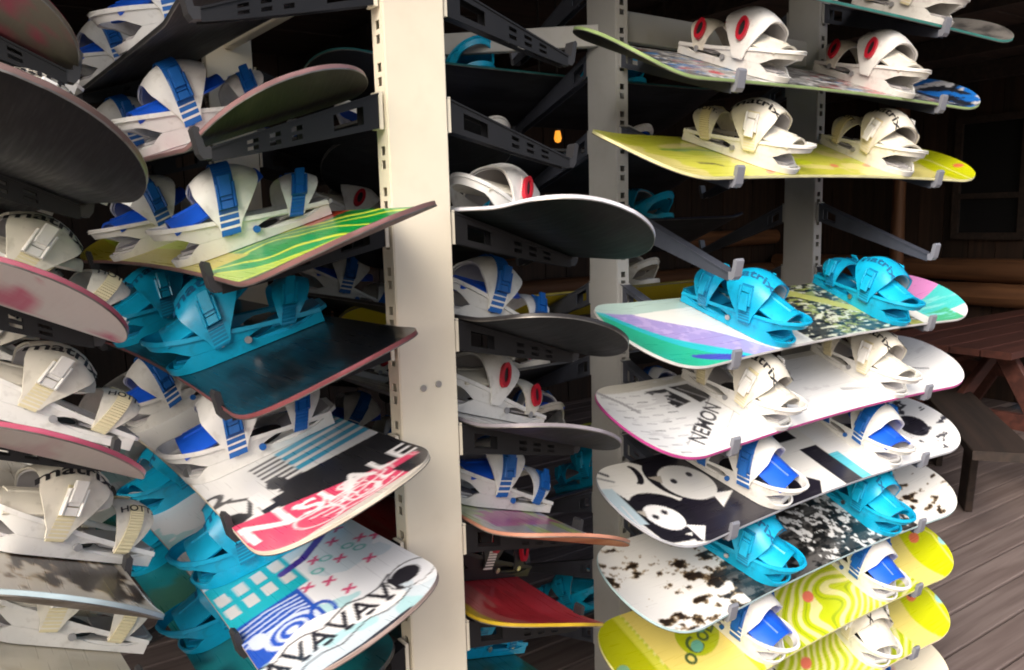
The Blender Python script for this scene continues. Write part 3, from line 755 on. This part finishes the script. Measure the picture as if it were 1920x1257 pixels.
def p_splat(seed, light='ebe9e4', center=True):
    def f(c):
        c.fill(light)
        n = vnoise(c.S, c.Y, 24, 52, seed, 5)
        k = 0.70 - .20 * np.exp(-((c.S + .36 - .7 * c.Y) / .085) ** 2) - .09 * np.exp(-((c.S - .47) / .07) ** 2) - .03 * np.exp(-((c.S + .55) / .08) ** 2)
        if not center: k = k - .10 * np.exp(-((c.S + .40) / .12) ** 2)
        c.put(n > k - .035, 'b3a184'); c.put(n > k - .012, '6b563c'); c.put(n > k + .02, '2a1f17')
        if center:
            w_ = (c.S > -.30 + 1.3 * (c.Y + .02)) & (c.S < .36) & ((c.S > -.34))
            c.put(w_, '5a5856'); c.noise(9, 80, seed + 2, .50, 1, '3a3836', where=w_); c.noise(40, 90, seed + 3, .54, 1, '171717', where=w_); c.noise(70, 80, seed + 4, .60, 1, 'd6d6d4', where=w_ & (c.S > -.05))
        c.put(c.Y < -.136, 'e8eef2')
    return f
def p_green(c):
    q = c.Y + (vnoise(c.S, c.Y, 7, 12, 31, 2) - .5) * .15 - (c.S - .40) * .75
    c.fill('cfdc44')
    c.put((q > -.075) & (q < -.012), '0f9142'); c.put((q > .0) & (q < .085), '0b8a3c'); c.put((q > .038) & (q < .048), 'bfd632'); c.put((q > .105), '0c7c36'); c.put((q > .15), 'c9da3c')
    c.put((q < -.09) & (q > -.14), '2f9f50'); c.put(q < -.15, 'a8c84a')
    c.put((c.S < .33) & (c.Y > .06), 'c4452a'); c.put((c.S < .36) & (c.Y < -.06), 'c2b53a')
    e = c.S - .545 + (vnoise(c.S, c.Y, 2, 18, 35, 2) - .5) * .05
    c.put(e > -.028, 'c4da34'); c.put(e > -.012, '22222a'); c.put((e > .058), 'd9e27e'); c.put(e > .078, 'e2d8cc')
def p_black(c):
    c.fill('0d0e10'); c.noise(5, 20, 41, .54, 1, '10141a'); c.noise(9, 90, 42, .64, 1, '1c1c1e')
def p_slalom(c):
    c.fill('e6e6e6')
    for k in range(6): c.put((c.Y > .0) & (c.S > .235 + .029 * k) & (c.S < .252 + .029 * k), '3aa5cb')
    for k in range(8): c.put((c.Y < .0) & (c.Y > -.05) & (c.S > .30 + .018 * k) & (c.S < .309 + .018 * k), '55555a')
    c.put((c.S > .415 + .1 * c.Y) & (c.Y > -.045), '242428'); c.put((c.S > .44) & (c.Y <= -.045) & (c.Y > -.09), '242428')
    c.ell(.40, -.04, .022, .016, '3a3a3e'); c.poly([(.40, -.15), (.47, -.15), (.455, -.10), (.425, -.112)], '2c2c30'); c.line([(.36, -.12), (.40, -.085), (.45, -.105)], .008, '3a3a3e')
    c.text('2', .37, -.142, .07, R(90), '34343a', 1.2); c.text('I', .455, -.088, .085, R(90), 'eeeeee', 1.8)
    pk = (c.S > .508 + .40 * c.Y) & (c.Y < .125)
    c.put(pk, 'd8486c')
    n = vnoise(c.S, c.Y, 14, 20, 52, 3)
    c.put(pk & (np.abs(n - .5) < .022) & (c.Y > -.08), 'efe6e8'); c.put(pk & (n > .64) & (c.Y > -.06), 'ecdfe2')
    c.text('N', .545, -.135, .10, R(90), 'f2ecec', 1.0)
    for k in range(4):
        c.line([(.55 + .022 * k + .012 * math.sin(t * .8), -.07 + .026 * t + .012 * k) for t in range(6)], .005, 'efe4e6')
    c.ell(.585, -.05, .045, .03, 'efe4e6', .4, ring=.78); c.ell(.59, .02, .03, .026, 'efe4e6', .2, ring=.7)
    c.text('SLALE', .552, -.055, .068, R(90), 'f4f2f2', 1.08)
    c.put((c.S > .575) & (c.Y > .075), '2b2b30'); c.put((c.S > .632), 'd8d0c8')
def p_tiki(c):
    c.S = c.S + .055
    c.fill('d3e0ea'); c.noise(4, 7, 61, .52, 1, 'b4dbe2'); c.noise(6, 6, 62, .60, 1, 'eef0f6')
    c.put((c.S > .30) & (c.S < .455) & (c.Y < .0), '22b3c4')
    for k in range(4):
        for j in range(2): c.rect(.34 + .05 * j, .375 + .05 * j, -.125 + .032 * k, -.105 + .032 * k, 'd6d4d4')
    c.put((c.S > .455) & (c.S < .58) & (c.Y < -.02), '2a55bb')
    for k in range(5): c.line([(.47 + .012 * k, -.14), (.462 + .012 * k, -.08 + .01 * k), (.47 + .012 * k, -.03)], .004, 'cfdaf2')
    c.ell(.545, -.07, .035, .045, 'cfdaf2', 0, ring=.6); c.ell(.545, -.07, .022, .026, 'cfdaf2', 0, ring=.55); c.ell(.52, -.115, .02, .015, 'cfdaf2'); c.ell(.545, -.07, .008, .01, 'cfdaf2')
    c.ell(.55, -.02, .03, .02, '2a55bb', 0, ring=.5)
    c.line([(.33, .10), (.36, .06), (.385, .02), (.39, -.02)], .018, '4a2f96')
    for (x, y) in ((.36, .10), (.41, .03), (.45, .06), (.43, .11), (.49, .02), (.50, .09), (.47, -.01), (.39, .075), (.54, .03), (.45, .13)):
        c.line([(x - .007, y - .007), (x + .007, y + .007)], .0055, 'd6467a'); c.line([(x - .007, y + .007), (x + .007, y - .007)], .0055, 'd6467a')
    for (x, y) in ((.425, .045), (.43, .085), (.455, .095), (.445, .02)): c.ell(x, y, .012, .008, '4fb7b4', .8, ring=.4)
    c.put((np.abs(c.S - .605 - .02 * np.sin(c.Y * 30)) < .034) & (c.Y < .075), 'f4f4f6')
    c.text('AVAVAVI', .632, -.145, .070, R(90), '2a2830', .8)
    for k in range(6): c.ell(.633, -.12 + .035 * k, .006, .008, '2a2830')
    edge = [(.655 + .01 * math.sin(k * 1.9), -.14 + .025 * k) for k in range(10)]
    c.line(edge, .004, '3a3840'); c.line([(x - .075, y) for x, y in edge], .004, '3a3840')
    c.ell(.60, .10, .024, .024, '2a2830'); c.ell(.607, .107, .04, .04, '3a3840', 0, ring=.86)
    c.line([(.70, -.10), (.712, -.03), (.708, .05)], .014, '33323c'); c.line([(.713, -.09), (.724, -.03), (.718, .05)], .008, 'aeb8c4')
def p_pinkwhite(c):
    c.fill('dcd8d4'); c.noise(9, 16, 71, .60, 1, 'c9657e'); c.noise(14, 24, 72, .64, 1, 'c8879a')
def p_pinkstripe(c):
    c.fill('8d8a90'); c.put(np.sin(c.S * 26 + c.Y * 9) > .35, 'a84a86'); c.put(np.sin(c.S * 17 - c.Y * 8) > .7, '5a569a'); c.put(c.Y > .1, 'b7b2ac'); c.put(c.S < -.62, 'cf8a6c'); c.noise(8, 20, 77, .6, 1, '9aa86a')
def p_red(c):
    c.fill('c23440'); c.put(c.Y > .045, 'b4615c'); c.put(c.Y > .115, 'c2a832'); c.noise(4, 10, 79, .60, 1, 'a82a34')
def p_teal(c):
    c.fill('1f7f86'); c.noise(7, 16, 81, .55, 1, '3a6a58'); c.noise(12, 20, 82, .62, 1, '14555e')
def p_plainwhite(c):
    c.fill('e2e2e0'); c.noise(12, 30, 91, .63, 1, 'b9b7b4'); c.noise(20, 60, 92, .68, 1, '77757a')

# ------------------------------------------------------------------ snowboards
def make_board(name_label, origin, xdir, ydir, L, wmax, paint, basepaint, edge, fine, tip=0.20, blunt=3.0, rise=0.055, tint=(0, 0)):
    """local x along the board, y across (upslope positive), z normal"""
    waist = wmax - 0.014; hl = L / 2; Lc = hl - tip
    def wid(s):
        a = abs(s)
        if a <= Lc: return waist + (wmax - waist) * (a / Lc) ** 2
        t = (a - Lc) / tip; return wmax * max(0.0, 1 - t ** blunt) ** (1 / 2.1)
    def zz(s):
        a = max(0, abs(s) - Lc + 0.03); return rise * (a / (tip + 0.03)) ** 2 + 0.004 * math.cos(math.pi * min(1, abs(s) / Lc) / 2)
    def samples(n_mid, n_tip):
        tt = [hl - tip * (1 - math.sin(math.pi / 2 * k / n_tip)) for k in range(n_tip + 1)]
        tt[-1] = hl - 0.0004
        midp = list(np.linspace(-Lc, Lc, n_mid + 1))
        return [-t for t in reversed(tt)] + midp[1:-1] + tt
    def grid(ns, ntp, nt_, z_off, paintf, name, material, flip):
        ss = np.array(samples(ns, ntp)); ts = np.linspace(-1, 1, nt_ + 1)
        Wd = np.array([max(0.012, wid(s)) for s in ss]); Zs = np.array([zz(s) for s in ss])
        Sg = np.repeat(ss[:, None], nt_ + 1, 1); Yg = Wd[:, None] * ts[None, :]
        V = np.stack([Sg, Yg, np.repeat(Zs[:, None], nt_ + 1, 1) + z_off], 2).reshape(-1, 3)
        ni, nj = len(ss), nt_ + 1
        a = (np.arange(ni - 1)[:, None] * nj + np.arange(nj - 1)[None, :]).ravel()
        q = np.stack([a, a + nj, a + nj + 1, a + 1], 1)
        if flip: q = q[:, ::-1]
        me = bpy.data.meshes.new(name); me.vertices.add(len(V)); me.vertices.foreach_set('co', V.ravel())
        me.loops.add(q.size); me.loops.foreach_set('vertex_index', q.ravel().astype(np.int32))
        me.polygons.add(len(q)); me.polygons.foreach_set('loop_start', np.arange(0, q.size, 4, dtype=np.int32))
        me.update(calc_edges=True); me.validate()
        me.polygons.foreach_set('use_smooth', np.ones(len(me.polygons), bool))
        cv = Canvas(Sg.ravel(), Yg.ravel(), (2 * Lc) / ns, 2 * wmax / nt_); paintf(cv); Cc = cv.get()
        at = me.color_attributes.new('print', 'FLOAT_COLOR', 'POINT')
        at.data.foreach_set('color', np.concatenate([Cc, np.ones((len(Cc), 1))], 1).astype(np.float32).ravel())
        me.materials.append(material); return me
    ns, ntp, nt_ = fine
    top = grid(ns, ntp, nt_, 0.0038, paint, 'deck_print', MT['print'], False)
    bas = grid(60, 16, 16, -0.0038, basepaint, 'base', MT['base'], True)
    # sidewall ring
    ss = samples(60, 16); ring = [(s, -max(0.012, wid(s)), zz(s)) for s in ss] + [(s, max(0.012, wid(s)), zz(s)) for s in reversed(ss)]
    n = len(ring); mb = MB(); v = []
    lev = ((-0.0038, 0.0), (-0.0036, 0.0006), (-0.0018, 0.0006), (-0.00175, 0.0001), (0.0030, 0.0002), (0.0038, -0.0006))
    for dz, ex in lev:
        for (s, y, z) in ring: v.append((s + (ex if abs(s) > Lc else 0) * (1 if s > 0 else -1), y + ex * (1 if y > 0 else -1), z + dz))
    f = [(r_ * n + k, r_ * n + (k + 1) % n, (r_ + 1) * n + (k + 1) % n, (r_ + 1) * n + k) for r_ in range(5) for k in range(n)]
    mb.add(v, f); sidew = mb.mesh('sidewall', edge, True, 50); sidew.materials.append(MT['edge_steel'])
    if len(sidew.polygons) == 5 * n: sidew.polygons.foreach_set('material_index', np.array([1] * (2 * n) + [0] * (3 * n), np.int32))
    zdir = xdir.cross(ydir).normalized()
    root = empty('snowboard', frame(xdir, ydir, zdir, origin)); tag(root, name_label, 'snowboard')
    obj('topsheet', top, root); obj('base', bas, root); obj('sidewall', sidew, root)
    return root
EDGE = {}
def edge_mat(h):
    if h not in EDGE: EDGE[h] = mat('edge_' + h, hexc(h), 0.35, vary=0.2, scale=14)
    return EDGE[h]

def place(side, level_z, near, L, wmax=0.139):
    """board centre and axes for a rack side; near = how far the near tip reaches past the near post along the row"""
    if side == 'R':   hook, xd, yh = HB, uR, None; up = Vector((-uR.y, uR.x, 0)); c_s = -near + L / 2
    elif side == 'L': xd = -uL; up = vL; hook = A0 - vL * ARM_L; c_s = near - L / 2
    elif side == 'M': xd = uL; up = -vL; hook = A0 + vL * ARM_L; c_s = -near + L / 2
    elif side == 'N': xd = uL; up = -vL; hook = P0 + vL * ARM_L; c_s = -near + L / 2
    elif side == 'K': xd = -uR; up = Vector((uR.y, -uR.x, 0)); hook = B0 - vR * ARM_R; c_s = near - L / 2
    tl = TILT_R if side in 'RK' else TILT_N if side == 'N' else TILT;
    if side == 'N' and level_z > NZ[2] + 0.01: tl = R(23)
    yd = (up * math.cos(tl) + Z * math.sin(tl)).normalized(); zd = xd.cross(yd).normalized()
    org = Vector((hook.x, hook.y, level_z)) + xd * c_s + yd * (wmax - 0.014) + zd * 0.0052
    return org, xd, yd
HI = (400, 44, 92); MD = (220, 30, 60); LO = (60, 16, 20)
DK = paint_plain('1b1c1f', [('2a2b2f', .56, 5, 30)])
BOARDS = [
 # label, side, z, near, L, paint, base, edge, res, binding style, (half stance), shift
 ('snowboard overhead at top right corner, dark underside with teal edge', 'R', RZ[0], 0.12, 1.34, paint_plain('8f8a84', [('5a5856', .55, 20, 40)]), DK, '3f8f86', LO, 'matrix', 0.25),
 ('grey mottled snowboard with red patches and dark blue tail above the yellow board', 'R', RZ[1], 0.28, 1.33, p_grey, DK, '9fb87c', MD, 'red', 0.25),
 ('pale yellow snowboard with lime tail lying just above the empty arms', 'R', RZ[2], 0.23, 1.28, p_yellow, DK, 'e8e4b0', MD, 'matrix', 0.25),
 ('white snowboard with purple and teal nose stripes and pink tail, below the empty arms', 'R', RZ[4], 0.23, 1.28, p_purple, DK, 'dcdcdc', HI, 'cyan', 0.25),
 ('white snowboard with dark checks and magenta edge on the right rack', 'R', RZ[5], 0.23, 1.28, p_white_check, DK, 'c24a94', HI, 'matrix', 0.25),
 ('black and white snowboard printed with penguins on the right rack', 'R', RZ[6], 0.23, 1.28, p_penguin, DK, 'b8bcc4', HI, 'blue', 0.25),
 ('white snowboard with brown splatter and dark collage centre below the penguin board', 'R', RZ[7], 0.23, 1.28, p_splat(17), DK, 'bcd6da', HI, 'cyan', 0.25),
 ('lime swirl snowboard carrying white and blue bindings, second from bottom right', 'R', RZ[8], 0.23, 1.28, p_lime(23), DK, 'e4dfa0', HI, 'blue', 0.25),
 ('lime swirl snowboard carrying white bindings with lettering, lowest lime board', 'R', RZ[9], 0.23, 1.28, p_lime(27), DK, 'ead9c0', MD, 'matrix', 0.25),
 ('cream snowboard with red edge lying lowest at the bottom right edge', 'R', RZ[10], .23, 1.30, paint_plain('e6dcc4', [('c23440', .62, 5, 12)]), DK, 'b01f2c', LO, 'blue', .25),
 # left face of the cream rack
 ('snowboard at top left with only its dark underside and white binding showing', 'L', LZ[0], 0.035, 1.32, p_plainwhite, DK, '2a2a2c', LO, 'blue', 0.23),
 ('white snowboard with pinkish edge, tail curving up beside the cream post', 'L', LZ[1], 0.085, 1.32, p_pinkwhite, paint_plain('2c2926', [('3a3632', .55, 8, 30)]), '8d6b6c', MD, 'blue', 0.23),
 ('green, lime and black snowboard tail reaching across the cream post', 'L', LZ[2], 0.26, 1.32, p_green, paint_plain('7d6f6c'), '8a6462', HI, 'blue', 0.23),
 ('scuffed black snowboard with red edge under a cyan binding beside the cream post', 'L', LZ[3], 0.195, 1.32, p_black, DK, '7e4448', HI, 'cyan', 0.23),
 ('pink, black and white lettered snowboard tail left of the cream post', 'L', LZ[4], 0.215, 1.32, p_slalom, DK, 'd6cdbd', HI, 'blue', 0.23),
 ('pale blue snowboard with blue mug drawing and pink crosses at bottom of cream post', 'L', LZ[5], 0.225, 1.32, p_tiki, DK, 'a8958e', HI, 'cyan', 0.23),
 ('snowboard at bottom edge left of the cream post with cyan bindings', 'L', LZ[6], 0.075, 1.32, p_teal, DK, '44484c', LO, 'cyan', 0.23),
 # right face of the cream rack
 ('black based snowboard with thick white edge between the cream and grey posts', 'M', LZ[2], 0.26, 1.32, p_plainwhite, paint_plain('0a0b0c', [('0a1613', .5, 4, 10)]), 'd8d8e0', MD, 'red', 0.31),
 ('plain black snowboard nose directly below the white edged board', 'M', LZ[3], 0.2, 1.32, p_black, paint_plain('0b0c0d', [('141517', .56, 5, 40)]), '2c2a2c', MD, 'blue', 0.31),
 ('snowboard with grey violet underside, fourth up between the two posts', 'M', LZ[4], 0.18, 1.32, p_plainwhite, paint_plain('25242d', [('34324a', .55, 5, 20)]), '8d8890', MD, 'red', 0.31),
 ('pink and purple striped snowboard with orange nose between the posts', 'M', LZ[5], 0.2, 1.32, p_pinkstripe, paint_plain('b26a52', [('c88a70', .55, 6, 16)]), 'b9836e', MD, 'blue', 0.31),
 ('red snowboard with yellow edge carrying black bindings at bottom between the posts', 'M', LZ[6], 0.13, 1.32, p_red, paint_plain('a03038'), 'c2a428', MD, 'black', 0.31),
 ('snowboard at bottom edge right of the cream post with cyan bindings', 'M', LZ[7], 0.1, 1.32, p_teal, DK, '3a3c40', LO, 'cyan', 0.31),
 # near-left rack
 ('white snowboard blotched with pink in the top left corner', 'N', NZ[0], 0.12, 1.32, p_pinkwhite, paint_plain('6a645c', [('94485a', .58, 14, 24), ('4a4640', .60, 9, 30)]), '5a544c', MD, 'matrix', .31),
 ('slate grey based snowboard nose at upper left, below the pink blotched board', 'N', NZ[1], 0.42, 1.32, p_plainwhite, paint_plain('17181c', [('202227', .54, 5, 24), ('3a3b40', .66, 6, 70)]), '6a5450', MD, 'matrix', .31),
 ('snowboard with white underside spotted pink and rosy edge at left', 'N', NZ[2], 0.250, 1.32, p_plainwhite, paint_plain('c9c2c0', [('b9607a', .62, 9, 18)]), 'a85a6c', MD, 'matrix', .31),
 ('white snowboard with thin crimson edge at left, below the spotted board', 'N', NZ[3], 0.270, 1.32, p_plainwhite, paint_plain('c4bcba', [('b9a0a4', .6, 9, 18)]), 'b0506a', MD, 'matrix', .31),
 ('brown splattered snowboard with pale blue edge at lower left', 'N', NZ[4], 0.300, 1.32, p_splat(33, 'b8b2a6', False), paint_plain('6a645c', [('8a8680', .55, 9, 18)]), 'a9bcc4', MD, 'matrix', .31),
 ('snowboard with beige top at the bottom left corner', 'N', NZ[5], 0.2, 1.32, paint_plain('c8c0ae', [('b4aa96', .55, 8, 16)]), DK, 'b9b2a4', LO, 'matrix', .31),
 # back face of the right rack (in shade)
 ('shaded teal snowboard with cyan bindings behind the posts near the top', 'K', RZ[1], 0.66, 1.3, p_teal, DK, '2f6a6a', LO, 'cyan', 0.24),
 ('shaded snowboard with white and blue bindings behind the grey post', 'K', RZ[2], 0.62, 1.3, p_plainwhite, DK, '55585c', LO, 'blue', 0.24),
 ('shaded yellow based snowboard low behind the middle boards', 'K', RZ[4], 0.6, 1.3, p_yellow, paint_plain('c2b020'), '8a8040', LO, 'matrix', 0.24),
 ('shaded navy snowboard behind the grey slotted post', 'K', RZ[3], 0.55, 1.3, paint_plain('20264a'), DK, '30344a', LO, 'cyan', 0.24),
 ('shaded dark snowboard with cyan bindings low behind the red board', 'K', RZ[7], .72, 1.3, p_black, DK, '30344a', LO, 'cyan', .24),
 ('shaded white snowboard behind the upper bare arm of the cream post', 'M', LZ[1], -.12, 1.30, p_plainwhite, DK, '6a6c70', LO, 'blue', .24),
 ('shaded grey snowboard with red buckled bindings behind the middle boards', 'K', RZ[5], .50, 1.30, p_plainwhite, DK, '5a5c60', LO, 'red', .24),
 ('shaded lime snowboard low behind the middle boards', 'K', RZ[6], .46, 1.30, p_lime(51), DK, '7a8030', LO, 'blue', .24),
 ('shaded snowboard with large cyan binding at bottom right of the red board', 'K', RZ[9], .80, 1.30, p_black, DK, '2a2c34', LO, 'cyan', .24),
]
TIP = {'R': 0.14, 'L': 0.13, 'M': 0.13, 'N': 0.16, 'K': 0.12}
RISE = {q[0] for q in BOARDS if q[1] == 'L' and q[2] >= LZ[1]}
for (lab, side, z, near, L, pt, bpnt, eh, res, bst, st) in BOARDS:
    org, xd, yd = place(side, z, near, L)
    if lab.startswith('red snowboard'): xd = (xd + Z * 0.05).normalized(); yd = (yd - xd * yd.dot(xd)).normalized(); org = org + Z * 0.027
    b = make_board(lab, org, xd, yd, L, 0.139, pt, bpnt, edge_mat(eh), res, tip=TIP[side], blunt=2.6 if side == 'R' else 2.8, rise=(0.038 if z > RZ[2] + .05 else 0.024) if side == 'R' else (0.05 if lab in RISE else 0.026 if side == 'L' else 0.05 if side == 'N' else 0.04))
    flip = side in ('M', 'N', 'K')
    for sx in (-1, 1):
        add_binding(b, bst, sx * st, R(9) * sx * (-1) + R(random.uniform(-7, 7)), flip, y={'M': -0.03, 'N': -0.045}.get(side, 0.0), k=(0.95 if side == 'N' else 1.0) * random.uniform(0.97, 1.03))

# ------------------------------------------------------------------ furniture and lamps behind
def beam(mb, p, q, w_, h_):
    p, q = Vector(p), Vector(q); d = (q - p); L = d.length; d.normalize()
    side = Vector((-d.y, d.x, 0)).normalized() if abs(d.z) < 0.95 else Vector((1, 0, 0)); up = d.cross(side)
    t = MB().bbox(0, L, -w_ / 2, w_ / 2, -h_ / 2, h_ / 2, 0.004)
    return mb.add([p + d * v[0] + side * v[1] + up * v[2] for v in t.v], t.f)
pt = empty('picnic_table', frame(deck_dir, deck_nrm, Z, (2.9, 4.55, 0)))
tag(pt, 'reddish brown wooden picnic table standing on the deck at right', 'table')
for k in range(5):
    obj('table_plank', MB().bbox(-0.9, 0.9, -0.37 + 0.15 * k, -0.23 + 0.15 * k, 0.72, 0.755, 0.003).mesh('table_plank', MT['redwood']), pt)
for sy in (-1, 1):
    obj('seat', MB().bbox(-0.9, 0.9, sy * 0.68 - 0.12, sy * 0.68 + 0.12, 0.42, 0.455, 0.003).mesh('seat', MT['redwood']), pt)
for sx in (-0.65, 0.65):
    for sy in (-1, 1):
        obj('leg', beam(MB(), (sx, sy * 0.22, 0.72), (sx, sy * 0.62, 0.01), 0.04, 0.09).mesh('leg', MT['redwood']), pt)
    obj('seat_support', MB().box(sx - 0.065, sx - 0.024, -0.76, 0.76, 0.34, 0.418).mesh('seat_support', MT['redwood']), pt)
    obj('brace', beam(MB(), (sx, 0, 0.40), (sx * 0.2, 0, 0.715), 0.04, 0.07).mesh('brace', MT['redwood']), pt)
bn = empty('bench', frame(Vector((0.31, 0.95, 0)), Vector((-0.95, 0.31, 0)), Z, (2.02, 3.25, 0)))
tag(bn, 'dark brown wooden bench standing on the deck beyond the right rack', 'bench')
obj('seat_plank', MB().bbox(-0.12, 1.4, -0.12, 0.12, 0.42, 0.46, 0.004).mesh('seat_plank', MT['browndark']), bn)
for sx in (0.42, 1.15): obj('leg', beam(MB(), (sx, 0, 0.418), (sx + 0.1, 0, 0.005), 0.16, 0.035).mesh('leg', MT['browndark']), bn)

def lamp(px_loc, label):
    r = empty('wall_lamp', Matrix.Translation(px_loc)); tag(r, label, 'lamp')
    mb = MB(); prof = [(0.003, -0.014), (0.012, -0.010), (0.017, 0.004), (0.014, 0.022), (0.010, 0.04)]; n = 14; v = []; f = []
    for (rr, z) in prof:
        for k in range(n): v.append((rr * math.cos(2 * math.pi * k / n), rr * math.sin(2 * math.pi * k / n), z))
    for i in range(len(prof) - 1):
        for k in range(n): f.append((i * n + k, i * n + (k + 1) % n, (i + 1) * n + (k + 1) % n, (i + 1) * n + k))
    f += [tuple(range(n - 1, -1, -1))]
    mb.add(v, f); obj('bulb', mb.mesh('bulb', MT['glow'], True), r)
    obj('socket', MB().cyl((0, 0, 0.038), (0, 0, 1), 0.013, 0.05, 12).mesh('socket', MT['black'], True), r)
    obj('cord', MB().cyl((0, 0, 0.086), (0, 0, 1), 0.004, 2.44 - px_loc[2] - 0.086, 6).mesh('cord', MT['black']), r)
def at(px, py, depth):
    d = F + CR * ((px - 960) / FPX) + CU * ((628.5 - py) / FPX)
    return Vector((0, 0, CAM_H)) + d * (depth / d.dot(F))
lamp(at(1012, 205, 3.4), 'small orange lamp hanging in the dark, higher of two between posts')
lamp(at(1046, 262, 3.6), 'small orange lamp hanging in the dark, lower of two between posts')
lamp(at(1906, 24, 4.3), 'orange lamp glowing at the top right corner')
